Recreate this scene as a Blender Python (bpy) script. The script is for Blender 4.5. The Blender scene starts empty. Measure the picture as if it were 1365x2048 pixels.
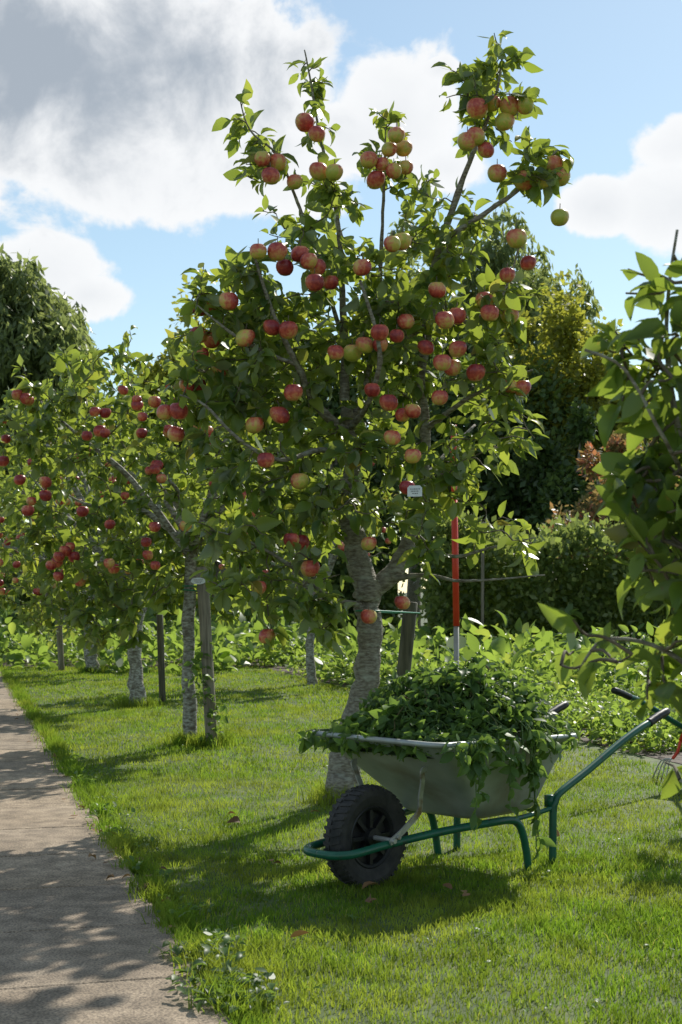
import bpy, math, random
import numpy as np
from mathutils import Vector
random.seed(7); rng=np.random.default_rng(7)
F=2844.0; HZ=1180.0; CH=1.17
def S(u,v,Y):
    """surveyed bearing + real distance -> world metres"""
    return ((u-682.5)/F*Y, Y, CH-(v-HZ)/F*Y)
scene=bpy.context.scene

# ------------------------------------------------------------------ mesh builder
class B:
    def __init__(s): s.V=[];s.F=[];s.A=[];s.M=[];s.n=0
    def add(s,V,Fs,a=0.5,m=0):
        V=np.asarray(V,float).reshape(-1,3)
        if not isinstance(Fs,list): Fs=[Fs]
        for f in Fs:
            f=np.asarray(f,int)
            if f.size: s.F.append((f+s.n,m))
        s.V.append(V); s.A.append(np.broadcast_to(np.asarray(a,float),(len(V),)).copy()); s.n+=len(V)
    def obj(s,name,mats,parent=None,smooth=True):
        V=np.concatenate(s.V); A=np.concatenate(s.A)
        me=bpy.data.meshes.new(name)
        loops=np.concatenate([f.ravel() for f,_ in s.F])
        tot=np.concatenate([np.full(len(f),f.shape[1]) for f,_ in s.F])
        mi=np.concatenate([np.full(len(f),m) for f,m in s.F])
        st=np.concatenate([[0],np.cumsum(tot)[:-1]])
        me.vertices.add(len(V)); me.vertices.foreach_set("co",V.ravel().astype(np.float32))
        me.loops.add(len(loops)); me.loops.foreach_set("vertex_index",loops.astype(np.int32))
        me.polygons.add(len(tot)); me.polygons.foreach_set("loop_start",st.astype(np.int32))
        me.polygons.foreach_set("material_index",mi.astype(np.int32))
        me.polygons.foreach_set("use_smooth",np.full(len(tot),smooth,bool))
        for m in (mats if isinstance(mats,list) else [mats]): me.materials.append(m)
        me.update(calc_edges=True)
        at=me.attributes.new("rnd",'FLOAT','POINT'); at.data.foreach_set("value",A.astype(np.float32))
        o=bpy.data.objects.new(name,me); scene.collection.objects.link(o)
        if parent: o.parent=parent
        return o
def empty(name,loc=(0,0,0),rz=0):
    e=bpy.data.objects.new(name,None); e.location=loc; e.rotation_euler=(0,0,rz); e.empty_display_size=.1
    scene.collection.objects.link(e); return e
def nrm(a): return a/np.maximum(np.linalg.norm(a,axis=-1,keepdims=True),1e-9)

# leaf templates: x side, y axis, z normal
def leaf_hi():
    ys=[.12,.34,.6,.84]; ws=[.13,.25,.25,.13]; zs=[.02,.03,0,-.07]
    V=[(0,0,0)]
    for y,w,z in zip(ys,ws,zs): V+=[(-w,y,z+.35*w),(0,y,z),(w,y,z+.35*w)]
    V.append((0,1,-.16)); T=[(0,2,1),(0,3,2)]
    for i in range(3):
        a=1+3*i;b=a+3
        T+=[(a,a+1,b+1),(a,b+1,b),(a+1,a+2,b+2),(a+1,b+2,b+1)]
    a=10; T+=[(a,a+1,13),(a+1,a+2,13)]
    return np.array(V,float),np.array(T)
def leaf_lo():
    V=np.array([(0,0,0),(-.26,.45,.08),(0,.5,0),(.26,.45,.08),(0,1,-.1)],float)
    T=np.array([(0,2,1),(0,3,2),(1,2,4),(2,3,4)]); return V,T
def leaf_rh(w=.3):
    V=np.array([(0,0,0),(-w,.5,.0),(w,.5,.0),(0,1,0)],float)
    T=np.array([(0,2,1),(1,2,3)]); return V,T
HI,LO,RH,NR=leaf_hi(),leaf_lo(),leaf_rh(),leaf_rh(.17)
def put_leaves(b,tpl,pos,axis,normal,size,rnd,m=0,wid=None):
    V,T=tpl; n=len(pos)
    if n==0: return
    axis=nrm(axis); side=nrm(np.cross(axis,normal)); nor=np.cross(side,axis)
    size=np.broadcast_to(size,(n,)); w=size*(rng.uniform(.8,1.2,n) if wid is None else wid)
    curl=rng.uniform(-.3,2.6,n)*size
    P=pos[:,None,:]+w[:,None,None]*V[None,:,0,None]*side[:,None,:]+size[:,None,None]*V[None,:,1,None]*axis[:,None,:]+curl[:,None,None]*V[None,:,2,None]*nor[:,None,:]
    Tt=T[None]+ (np.arange(n)*len(V))[:,None,None]
    b.add(P.reshape(-1,3),Tt.reshape(-1,3),np.repeat(np.broadcast_to(rnd,(n,)),len(V)),m)
def tube(b,pts,rad,sides=6,a=.5,m=0,cap=True,closed=False):
    p=np.asarray(pts,float); n=len(p); rad=np.broadcast_to(np.asarray(rad,float),(n,))
    if closed: t=nrm(np.roll(p,-1,0)-np.roll(p,1,0))
    else: t=nrm(np.gradient(p,axis=0))
    up=np.array([0,0,1.]) if abs(t[0][2])<.9 else np.array([1.,0,0])
    x=nrm(np.cross(up,t[0])); ang=np.linspace(0,2*np.pi,sides,endpoint=False); R=[]
    for i in range(n):
        x=nrm(x-np.dot(x,t[i])*t[i]); y=np.cross(t[i],x)
        R.append(p[i]+rad[i]*(np.cos(ang)[:,None]*x+np.sin(ang)[:,None]*y))
    V=np.concatenate(R); f=[]
    m_=n if closed else n-1
    for i in range(m_):
        j=(i+1)%n
        for k in range(sides):
            k2=(k+1)%sides; f.append((i*sides+k,i*sides+k2,j*sides+k2,j*sides+k))
    Fs=[np.array(f)]
    if cap and not closed:
        Fs.append(np.array([list(range(sides))[::-1]])); Fs.append(np.array([[ (n-1)*sides+k for k in range(sides)]]))
    b.add(V,Fs,a,m)
def smoothline(pts,k=4,extra=None):
    p=np.asarray(pts,float); n=len(p); out=[]
    for i in range(n-1):
        p0=p[max(i-1,0)];p1=p[i];p2=p[i+1];p3=p[min(i+2,n-1)]
        for j in range(k):
            t=j/k
            out.append(.5*((2*p1)+(-p0+p2)*t+(2*p0-5*p1+4*p2-p3)*t*t+(-p0+3*p1-3*p2+p3)*t**3))
    out.append(p[-1]); return np.array(out)
def box(b,c,s,rz=0,m=0,a=.5):
    x,y,z=[k/2 for k in s]
    V=np.array([(i,j,k) for i in(-x,x) for j in(-y,y) for k in(-z,z)],float)
    cs,sn=math.cos(rz),math.sin(rz)
    V=np.stack([V[:,0]*cs-V[:,1]*sn,V[:,0]*sn+V[:,1]*cs,V[:,2]],1)+np.array(c)
    b.add(V,np.array([(0,1,3,2),(4,6,7,5),(0,4,5,1),(2,3,7,6),(0,2,6,4),(1,5,7,3)]),a,m)

# ------------------------------------------------------------------ materials
def newmat(name):
    m=bpy.data.materials.new(name); m.use_nodes=True; nt=m.node_tree; nt.nodes.clear()
    out=nt.nodes.new('ShaderNodeOutputMaterial'); return m,nt,out
def N(nt,t,**k):
    n=nt.nodes.new(t)
    for a,v in k.items():
        if a.startswith('i_'):
            n.inputs[a[2:].replace('_',' ')].default_value=v
        else: setattr(n,a,v)
    return n
def ramp(nt,stops):
    r=nt.nodes.new('ShaderNodeValToRGB'); e=r.color_ramp.elements
    while len(e)<len(stops): e.new(.5)
    for i,(p,c) in enumerate(stops): e[i].position=p; e[i].color=(*c,1)
    return r
def math_(nt,op,a,b=None,clamp=False):
    n=nt.nodes.new('ShaderNodeMath'); n.operation=op; n.use_clamp=clamp
    for i,x in enumerate((a,b)):
        if x is None: continue
        if isinstance(x,(int,float)): n.inputs[i].default_value=x
        else: nt.links.new(x,n.inputs[i])
    return n.outputs[0]
def mixc(nt,fac,a,b,mode='MIX'):
    n=nt.nodes.new('ShaderNodeMix'); n.data_type='RGBA'; n.blend_type=mode
    for i,x in ((0,fac),(6,a),(7,b)):
        if isinstance(x,(int,float)): n.inputs[i].default_value=x
        elif isinstance(x,tuple): n.inputs[i].default_value=(*x,1)
        else: nt.links.new(x,n.inputs[i])
    return n.outputs[2]
def leafmat(name,stops,back=(.12,.16,.08),backf=.5,transl=.42,tcol=(.22,.34,.03),rough=.42,nscale=0,ncol=None,spec=.45,n2=None,blotch=False):
    m,nt,out=newmat(name); L=nt.links.new
    at=N(nt,'ShaderNodeAttribute',attribute_name='rnd'); r=ramp(nt,stops); L(at.outputs['Fac'],r.inputs[0])
    col=r.outputs[0]
    if nscale:
        tc=N(nt,'ShaderNodeNewGeometry'); no=N(nt,'ShaderNodeTexNoise',i_Scale=nscale,i_Detail=4.0); L(tc.outputs['Position'],no.inputs['Vector'])
        f=ramp(nt,[(.42,(0,0,0)),(.62,(1,1,1))]); L(no.outputs[0],f.inputs[0])
        col=mixc(nt,math_(nt,'MULTIPLY',f.outputs[0],.75),col,ncol)
        if n2:
            nb=N(nt,'ShaderNodeTexNoise',i_Scale=n2[0],i_Detail=3.0); L(tc.outputs['Position'],nb.inputs['Vector'])
            fb_=ramp(nt,[(.38,(n2[1],)*3),(.6,(n2[2],)*3)]); L(nb.outputs[0],fb_.inputs[0]); col=mixc(nt,1.0,col,fb_.outputs[0],'MULTIPLY')
    if blotch:
        tc=N(nt,'ShaderNodeNewGeometry'); no=N(nt,'ShaderNodeTexNoise',i_Scale=55.0,i_Detail=3.0); L(tc.outputs['Position'],no.inputs['Vector'])
        f=ramp(nt,[(.66,(0,0,0)),(.72,(1,1,1))]); L(no.outputs[0],f.inputs[0]); col=mixc(nt,f.outputs[0],col,(.16,.09,.03))
    g=N(nt,'ShaderNodeNewGeometry')
    base=mixc(nt,math_(nt,'MULTIPLY',g.outputs['Backfacing'],backf),col,back)
    p=N(nt,'ShaderNodeBsdfPrincipled',i_Roughness=rough); L(base,p.inputs['Base Color']); p.inputs['Specular IOR Level'].default_value=spec
    t=N(nt,'ShaderNodeBsdfTranslucent'); L(mixc(nt,.6 if not n2 else .4,mixc(nt,1.0,col,(2.2,2.2,1.2),'MULTIPLY'),tcol),t.inputs[0])
    mx=N(nt,'ShaderNodeMixShader'); mx.inputs[0].default_value=transl
    L(p.outputs[0],mx.inputs[1]);L(t.outputs[0],mx.inputs[2]);L(mx.outputs[0],out.inputs[0]); return m
def noisemat(name,stops,scale=5,detail=6,rough=.8,bump=.3,metal=0,spec=.4,scale2=None,c2=None,f2=(.5,.65),stretch=None,bd=.01):
    m,nt,out=newmat(name); L=nt.links.new
    tc=N(nt,'ShaderNodeTexCoord'); vec=tc.outputs['Object']
    if stretch:
        mp=N(nt,'ShaderNodeMapping'); mp.inputs['Scale'].default_value=stretch; L(vec,mp.inputs[0]); vec=mp.outputs[0]
    no=N(nt,'ShaderNodeTexNoise',i_Scale=float(scale),i_Detail=float(detail)); L(vec,no.inputs['Vector'])
    r=ramp(nt,stops); L(no.outputs[0],r.inputs[0]); col=r.outputs[0]
    if scale2:
        n2=N(nt,'ShaderNodeTexNoise',i_Scale=float(scale2),i_Detail=5.0); L(vec,n2.inputs['Vector'])
        f=ramp(nt,[(f2[0],(0,0,0)),(f2[1],(1,1,1))]); L(n2.outputs[0],f.inputs[0]); col=mixc(nt,f.outputs[0],col,c2)
    p=N(nt,'ShaderNodeBsdfPrincipled',i_Roughness=rough,i_Metallic=float(metal)); p.inputs['Specular IOR Level'].default_value=spec
    L(col,p.inputs['Base Color'])
    if bump:
        bp=N(nt,'ShaderNodeBump',i_Strength=float(bump)); bp.inputs['Distance'].default_value=bd; L(no.outputs[0],bp.inputs['Height']); L(bp.outputs[0],p.inputs['Normal'])
    L(p.outputs[0],out.inputs[0]); return m

M_leaf=leafmat('apple_leaf',[(0,(.03,.068,.024)),(.4,(.065,.13,.034)),(.72,(.125,.19,.04)),(.94,(.28,.28,.055)),(1,(.17,.09,.035))],back=(.28,.32,.22),backf=.8,rough=.34,transl=.5,tcol=(.50,.56,.06))
M_leafn=leafmat('near_leaf',[(0,(.025,.06,.016)),(.5,(.055,.12,.024)),(.85,(.12,.19,.035)),(.95,(.25,.24,.05)),(1,(.2,.10,.03))],back=(.15,.20,.10),rough=.33,transl=.52,tcol=(.44,.52,.06),blotch=True)
M_leafd=leafmat('tree_leaf_dark',[(0,(.03,.055,.018)),(.6,(.06,.11,.028)),(1,(.11,.17,.04))],transl=.40,tcol=(.24,.32,.05))
M_leafy=leafmat('tree_leaf_yellow',[(0,(.10,.12,.02)),(.6,(.20,.225,.035)),(1,(.32,.30,.05))],transl=.56,tcol=(.6,.58,.08))
M_leafw=leafmat('willow_leaf',[(0,(.09,.12,.05)),(.6,(.155,.20,.08)),(1,(.22,.26,.11))],transl=.5,tcol=(.44,.50,.16))
M_leafr=leafmat('red_leaf',[(0,(.10,.14,.05)),(.4,(.20,.18,.07)),(.65,(.36,.13,.08)),(1,(.5,.08,.07))],transl=.45,tcol=(.5,.28,.12))
M_hedge=leafmat('hedge_leaf',[(0,(.06,.10,.03)),(.6,(.125,.175,.05)),(1,(.24,.28,.11))],transl=.46,tcol=(.44,.52,.12))
M_veg=leafmat('veg_leaf',[(0,(.06,.13,.03)),(.6,(.13,.22,.045)),(.95,(.26,.34,.09)),(1,(.4,.15,.03))],back=(.16,.22,.1),transl=.5,tcol=(.48,.62,.09))
M_weed=leafmat('weed_leaf',[(0,(.04,.085,.028)),(.6,(.085,.16,.04)),(1,(.15,.25,.06))],back=(.12,.18,.08),transl=.45,rough=.45,spec=.35,tcol=(.3,.42,.06))
M_grass=leafmat('grass_blade',[(0,(.06,.125,.016)),(.6,(.12,.215,.028)),(.92,(.20,.27,.045)),(1,(.36,.32,.12))],back=(.09,.16,.03),backf=.2,transl=.53,tcol=(.34,.46,.035),nscale=1.6,ncol=(.25,.265,.055),rough=.6,spec=.12,n2=(5.5,.58,1.15))
M_bark=noisemat('bark',[(.3,(.11,.09,.065)),(.5,(.22,.195,.15)),(.7,(.34,.32,.26))],scale=34,detail=8,stretch=(1,1,2.6),bump=.8,scale2=13,c2=(.38,.39,.32),f2=(.54,.75),bd=.012)
M_barkw=noisemat('bark_lichen',[(.3,(.10,.085,.065)),(.46,(.25,.23,.19)),(.64,(.46,.46,.41))],scale=30,detail=8,stretch=(1,1,2.2),bump=.8,scale2=14,c2=(.12,.10,.07),f2=(.54,.7),bd=.012)
M_twig=noisemat('twig',[(.3,(.08,.062,.042)),(.7,(.19,.155,.105))],scale=20,bump=0)
M_soil=noisemat('soil',[(.3,(.045,.03,.02)),(.7,(.12,.085,.06))],scale=9,bump=1,bd=.05)
M_stake=noisemat('stake_wood',[(.3,(.13,.11,.08)),(.7,(.32,.28,.21))],scale=9,stretch=(6,6,.6),bump=.5)
M_staked=noisemat('stake_dark',[(.3,(.05,.05,.03)),(.7,(.14,.13,.085))],scale=9,stretch=(6,6,.6),bump=.5)

def applemat():
    m,nt,out=newmat('apple_skin'); L=nt.links.new
    at=N(nt,'ShaderNodeAttribute',attribute_name='rnd'); g=N(nt,'ShaderNodeNewGeometry')
    no=N(nt,'ShaderNodeTexNoise',i_Scale=70.0,i_Detail=5.0); L(g.outputs['Position'],no.inputs['Vector'])
    v=math_(nt,'ADD',at.outputs['Fac'],math_(nt,'MULTIPLY',math_(nt,'SUBTRACT',no.outputs[0],.5),.75))
    r=ramp(nt,[(.08,(.40,.42,.06)),(.3,(.60,.44,.10)),(.46,(.64,.26,.11)),(.68,(.52,.085,.055)),(1,(.25,.02,.025))]); L(v,r.inputs[0])
    p=N(nt,'ShaderNodeBsdfPrincipled',i_Roughness=.36); L(r.outputs[0],p.inputs['Base Color']); p.inputs['Specular IOR Level'].default_value=.5
    L(p.outputs[0],out.inputs[0]); return m
M_apple=applemat()

def apple(b,c,r,ripe):
    nu,nv=14,11; V=[];f=[]
    th=np.linspace(0,np.pi,nv); d=nrm(rng.normal(size=3)+np.array([.3,.1,.6])); tilt=rng.normal(0,.08,2)
    for t in th:
        rr=math.sin(t)**.93*(1.0+.07*math.cos(t)); z=.96*math.cos(t)-.24*math.exp(-(t/.34)**2)+.14*math.exp(-((math.pi-t)/.3)**2)
        for k in range(nu):
            a=2*math.pi*k/nu; V.append((rr*math.cos(a),rr*math.sin(a),z))
    V=np.array(V)
    bl=ripe+.36*(nrm(V)@d)+rng.normal(0,.03)+np.tile(.06*np.sin(np.arange(nu)*2.7),nv)
    V[:,0]+=tilt[0]*V[:,2]; V[:,1]+=tilt[1]*V[:,2]
    for i in range(nv-1):
        for k in range(nu):
            k2=(k+1)%nu; f.append((i*nu+k,(i+1)*nu+k,(i+1)*nu+k2,i*nu+k2))
    b.add(V*r+np.array(c),np.array(f),np.clip(bl,0,1))
    tube(b,[np.array(c)+(0,0,.6*r),np.array(c)+(tilt[0]*r,tilt[1]*r,1.5*r)],.0022,4,m=1)

# ------------------------------------------------------------------ fruit trees
def resample_nodes(pts,step=.06):
    out=[]
    for a,b_ in zip(pts[:-1],pts[1:]):
        n=max(1,int(np.linalg.norm(b_-a)/step))
        for i in range(n): out.append(a+(b_-a)*i/n)
    out.append(pts[-1]); return out
def fruit_tree(name,limbs,regions,leaf,apples,barkmat,leafm=M_leaf,tpl=HI,per=9,trunkside=12,droop=.35,maxtw=9):
    par=empty(name)
    wb=B(); nodes=[]
    for i,l in enumerate(limbs):
        a=np.array(l,float); s=smoothline(a,5); s[:,3]=np.maximum(s[:,3],.003)
        big=s[0,3]>.04
        jit=rng.normal(0,1,(len(s),3))*(s[:,3:4]*.10); jit[0]=0
        tube(wb,s[:,:3]+jit,s[:,3]*(1+rng.normal(0,.06,len(s))),trunkside if big else 7)
        pts=list(s[:,:3]); 
        ns=resample_nodes(pts)
        if i==0: ns=ns[int(len(ns)*.75):]
        nodes+=ns
    nodes=np.array(nodes)
    lp=[];la=[];ln=[];ls=[];lr=[]
    T=[]
    for (cx,cy,cz,rx,ry,rz,n,cnt) in regions:
        k=0
        while k<n:
            q=rng.uniform(-1,1,3)
            if q@q<1: T.append((cx+q[0]*rx,cy+q[1]*ry,cz+q[2]*rz,cnt)); k+=1
    T=np.array(T); d0=np.array([np.min(np.linalg.norm(nodes-t[:3],axis=1)) for t in T]); T=T[np.argsort(d0)]
    for t in T:
        p1=t[:3]; dd=np.linalg.norm(nodes-p1,axis=1)+.35*np.maximum(0,nodes[:,2]-p1[2]); j=np.argmin(dd); p0=nodes[j]; d=np.linalg.norm(p1-p0)
        if d<.05: p1=p0+nrm(rng.normal(size=3))*.12; d=.12
        mid1=p0+(p1-p0)*.35+rng.normal(0,.06,3)*d+(0,0,.05*d); mid2=p0+(p1-p0)*.7+rng.normal(0,.07,3)*d
        tip=p1+(p1-p0)*.05
        s=smoothline([p0,mid1,mid2,tip],3); r0=.0035+.007*min(d,1)
        tube(wb,s,np.linspace(r0,.0022,len(s)),5,m=1,cap=False)
        nodes=np.concatenate([nodes,s[2:]])
        c=max(1,int(t[3]+rng.integers(-2,3)))
        out=nrm(s[-1]-s[-3]); tw=rng.random()
        for q in range(c):
            f=1-rng.random()**1.4*min(1.,.28/d*1.5); f=max(.15,f); x=f*(len(s)-1); i0=min(int(x),len(s)-2); P=s[i0]+(s[i0+1]-s[i0])*(x-i0)
            ax=out*.5+rng.normal(0,.75,3)+np.array([0,0,-droop])
            nn=np.array([0,0,1.])+rng.normal(0,.8,3)
            ax=nrm(ax)
            lp.append(P+ax*.02*rng.random()); la.append(ax); ln.append(nn); ls.append(leaf*rng.uniform(.45,1.2)); lr.append(min(1,.35*tw+.68*rng.random()))
    wb.obj('wood',[barkmat,M_twig],par)
    lb=B(); put_leaves(lb,tpl,np.array(lp),np.array(la),np.array(ln),np.array(ls),np.array(lr)); lb.obj('leaves',leafm,par)
    if apples:
        ab=B()
        for (x,y,z,r,ripe) in apples: apple(ab,(x,y,z),r,ripe)
        ab.obj('apples',[M_apple,M_twig],par)
    return par

# ---- main tree
Y0=7.8
def L(pts): return [(*S(u,v,Y0+dy),r) for u,v,dy,r in pts]
limbs=[
 L([(680,1625,0,.118),(686,1560,0,.095),(700,1490,0,.084),(724,1400,0,.078),(740,1300,0,.067),(736,1215,0,.070),(738,1165,0,.072)]),
 L([(740,1190,0,.066),(722,1130,.02,.068),(704,1060,.04,.060),(700,1020,.04,.050),(706,930,0,.043),(700,860,0,.040),(690,780,.05,.028),(690,680,.1,.022),(685,580,.05,.018),(680,480,0,.013),(665,380,0,.010),(640,270,0,.008),(625,180,-.05,.006),(610,100,-.05,.004)]),
 L([(700,868,0,.032),(655,835,-.1,.028),(620,790,-.2,.022),(595,730,-.3,.018),(560,660,-.4,.014),(530,580,-.45,.010),(505,500,-.5,.006)]),
 L([(738,1190,0,.055),(795,1135,.05,.052),(822,1060,.15,.040),(845,960,.25,.033),(852,860,.2,.028),(842,760,.1,.025),(860,640,.05,.025),(866,560,0,.024),(885,480,-.05,.021),(915,390,-.1,.017),(945,310,-.15,.013),(975,240,-.2,.010),(995,180,-.2,.007),(1005,110,-.2,.004)]),
 L([(885,480,-.05,.016),(950,440,-.15,.014),(1010,400,-.2,.012),(1060,360,-.2,.009),(1115,300,-.25,.005)]),
 L([(690,690,.1,.014),(650,560,.0,.012),(615,460,-.1,.010),(590,390,-.15,.009),(555,310,-.2,.006),(500,260,-.2,.005),(478,190,-.2,.003)]),
 L([(700,850,0,.022),(735,760,.1,.018),(757,600,.15,.014),(765,450,.1,.010),(770,340,.05,.008),(772,255,0,.004)]),
 L([(704,912,0,.018),(640,900,-.2,.015),(560,920,-.4,.012),(480,880,-.5,.010),(410,810,-.5,.007),(360,790,-.5,.004)]),
 L([(735,1210,0,.018),(660,1195,-.2,.015),(580,1130,-.4,.011),(490,1080,-.5,.007),(420,1060,-.6,.003)]),
 L([(595,730,-.3,.012),(500,690,-.45,.010),(430,640,-.5,.006),(395,610,-.5,.004)]),
 L([(822,1060,.2,.018),(895,1112,.1,.012),(985,1095,0,.008),(1070,1075,-.1,.003)]),
 L([(760,1165,.05,.020),(850,1150,-.1,.012),(930,1162,-.2,.008),(1090,1150,-.3,.003)]),
 L([(852,860,.2,.018),(930,800,0,.012),(1000,765,-.1,.008),(1065,740,-.2,.004)]),
 L([(860,640,.05,.016),(930,645,-.2,.012),(1000,600,-.3,.008),(1040,490,-.3,.004)]),
 L([(700,700,.1,.016),(790,695,.0,.018),(860,635,.05,.018)]),
 L([(700,860,0,.018),(740,800,-.3,.015),(760,700,-.5,.012),(720,560,-.6,.008)]),
 L([(845,960,.25,.015),(900,900,.5,.012),(950,850,.7,.008)]),
 L([(690,780,.05,.016),(620,680,.4,.012),(560,600,.6,.008)]),
]
def R(u,v,ru,rv,n,cnt,dy=0,ry=.5):
    c=S(u,v,Y0+dy); k=Y0/F; return (c[0],c[1],c[2],ru*k,ry,rv*k,n,cnt)
regs=[R(640,610,230,120,72,10),R(500,740,180,150,72,10,-.1),R(850,700,190,160,70,10),R(660,960,280,130,94,9,-.1),R(560,1120,160,110,48,9,-.3),
 R(860,960,90,100,26,8),R(530,340,50,60,8,7,-.2,.15),R(645,320,55,110,12,7,0,.15),R(775,300,62,75,13,7,0,.2),R(980,225,100,85,26,8,-.15,.25),
 R(1065,330,75,60,18,8,-.2,.2),R(480,240,38,50,5,6,-.2,.1),R(620,150,45,55,6,6,-.05,.1),R(1000,120,45,35,6,8,-.2,.1),R(890,420,100,80,22,8,0,.3),
 R(650,440,130,70,24,8,0,.35),R(1000,1050,100,60,12,5,0,.3),R(1000,850,80,110,22,6,-.1),R(1010,640,65,120,20,8,-.2,.3),R(420,1080,30,30,3,8,-.6,.1),R(1020,760,65,50,10,7,-.2,.3),
 R(640,760,240,170,50,9,.3),R(460,570,80,80,18,9,-.4,.2),R(690,1000,70,50,7,8,-.35),R(880,520,110,60,18,8,0,.3),R(850,1090,40,60,6,7,-.3,.1),R(620,1240,110,50,14,9,-.35,.2),R(440,830,110,140,26,9,-.2,.3)]
AP=[(555,326),(525,318),(542,352),(590,364),(634,268),(610,245),(638,343),(669,345),(793,270),(808,297),(779,299),(738,320),(764,328),(788,342),(752,360),(812,335),
(1020,213),(985,207),(1051,212),(955,217),(1010,243),(952,273),(972,300),(935,283),(1107,330),(1047,361),(1089,362),(1122,354),(995,347),(1120,435),(1034,477),(1057,526),
(517,503),(555,503),(570,535),(600,508),(635,534),(662,565),(630,565),(618,522),(725,535),(805,483),(785,488),(458,602),(432,614),(403,615),(397,670),(402,709),(491,676),(544,655),(577,660),(425,680),(440,738),
(375,772),(398,770),(331,824),(358,822),(353,869),(532,920),(600,962),(601,1085),(621,1137),(518,1175),(583,1080),(760,665),(794,672),(812,643),(730,690),(761,690),(705,706),(672,705),
(980,626),(970,600),(914,632),(916,698),(885,725),(905,735),(952,745),(1021,773),(1045,776),(826,822),(806,830),(778,805),(785,875),(826,912),(805,1205),(738,1233),(738,1087),(815,975),(880,795),(745,780),(852,695),(587,785),(875,580),(535,1272),(1015,550),(1020,630),(890,640),(560,830),(510,850)]
apps=[]
for (u,v) in AP:
    Ya=Y0+rng.uniform(-.66,-.34) if 420<v<1250 and 450<u<1000 else Y0-.28+rng.uniform(-.08,.08)
    x,y,z=S(u,v,Ya); r=.047*rng.uniform(.84,1.1)
    if u>900 and v<500: ripe=rng.uniform(.25,.46); r*=1.12
    elif v<420: ripe=rng.uniform(.38,.6)
    else: ripe=rng.uniform(.46,.82)
    if (u,v) in ((705,706),(730,690),(590,364),(738,320)): ripe=.34
    apps.append((x,y,z,r,ripe))
main=fruit_tree('apple_tree',limbs,regs,.108,apps,M_bark)

# ---- other trees in the row
def row_tree(bx,by,crown,trunk_h,tr,leaf,nt,cnt,napp,tpl,twig_tilt=0,name='apple_tree',low=None):
    cx,cy,cz,rx,ry,rz=crown
    trunk=[(bx,by,-.03,tr*1.25),(bx-.01,by,.1,tr),(bx-.03+twig_tilt*.3,by,.5*trunk_h,tr*.85),(bx+twig_tilt,by,trunk_h,tr*.8)]
    top=np.array([bx+twig_tilt,by,trunk_h]); ls=[trunk]
    for i in range(9):
        a=i*2.4+rng.random(); e=rng.uniform(-.35,1); 
        end=np.array([cx+rx*.8*math.cos(a)*math.cos(e*.9),cy+ry*.8*math.sin(a)*math.cos(e*.9),cz+rz*.8*math.sin(e)])
        st=top-np.array([0,0,rng.uniform(0,.15)]); m1=st+(end-st)*.4+np.array([0,0,.12]); m2=st+(end-st)*.75+rng.normal(0,.06,3)
        ls.append([(*st,tr*.6),(*m1,tr*.42),(*m2,tr*.26),(*end,.004)])
    reg=[(cx,cy,cz,rx,ry,rz,int(nt*.55),cnt)]
    for i in range(9):
        q=nrm(rng.normal(size=3))*.78; reg.append((cx+q[0]*rx,cy+q[1]*ry,cz+q[2]*rz,rx*.38,ry*.38,rz*.38,int(nt*.05),cnt))
    if low: reg+=low
    aa=[]
    for i in range(napp):
        a=rng.uniform(-2.7,-.4); e=rng.uniform(-.8,.5); g=rng.uniform(.86,1.04)
        c=np.array([cx+rx*g*math.cos(a)*math.cos(e),cy+ry*g*math.sin(a)*math.cos(e),cz+rz*g*math.sin(e)])
        for k in range(int(rng.choice([1,1,2,2,3,4]))): 
            o=c+rng.normal(0,1,3)*[.07,.05,.06]; aa.append((*o,.043*rng.uniform(.85,1.1),rng.uniform(.6,.92)))
    return fruit_tree(name,ls,reg,leaf,aa,M_barkw,tpl=tpl)
row_tree(-1.12,10.7,(-1.45,10.8,2.08,1.2,.9,1.12),1.55,.055,.112,380,12,26,HI,low=[(-1.75,10.5,1.0,.33,.3,.33,24,11)])
row_tree(-2.03,14.2,(-2.5,14.3,2.15,1.3,.9,1.45),1.0,.085,.12,340,14,24,LO,low=[(-2.6,13.8,1.05,.8,.3,.35,36,12)])
row_tree(-3.5,20.0,(-3.9,20,2.1,1.7,1.1,1.4),1.1,.10,.15,270,13,20,LO)
row_tree(-5.0,26,(-5.2,26,2.3,1.7,1.2,1.4),1.1,.09,.17,180,12,10,LO)
row_tree(-6.6,32,(-6.6,32,2.2,1.8,1.3,1.4),1.1,.09,.19,150,12,6,LO)
row_tree(-8.2,38,(-8.2,38,2.2,1.8,1.3,1.4),1.1,.09,.2,140,12,0,LO)
row_tree(-9.9,44,(-9.9,44,2.2,1.8,1.3,1.4),1.1,.09,.22,130,12,0,LO)
row_tree(-.35,17.5,(-.5,17.6,2.1,1.2,.9,1.3),1.0,.06,.14,180,12,12,LO)
row_tree(3.15,7.6,(2.85,7.95,1.75,.68,.65,.75),.8,.05,.11,90,9,8,LO)

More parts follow.
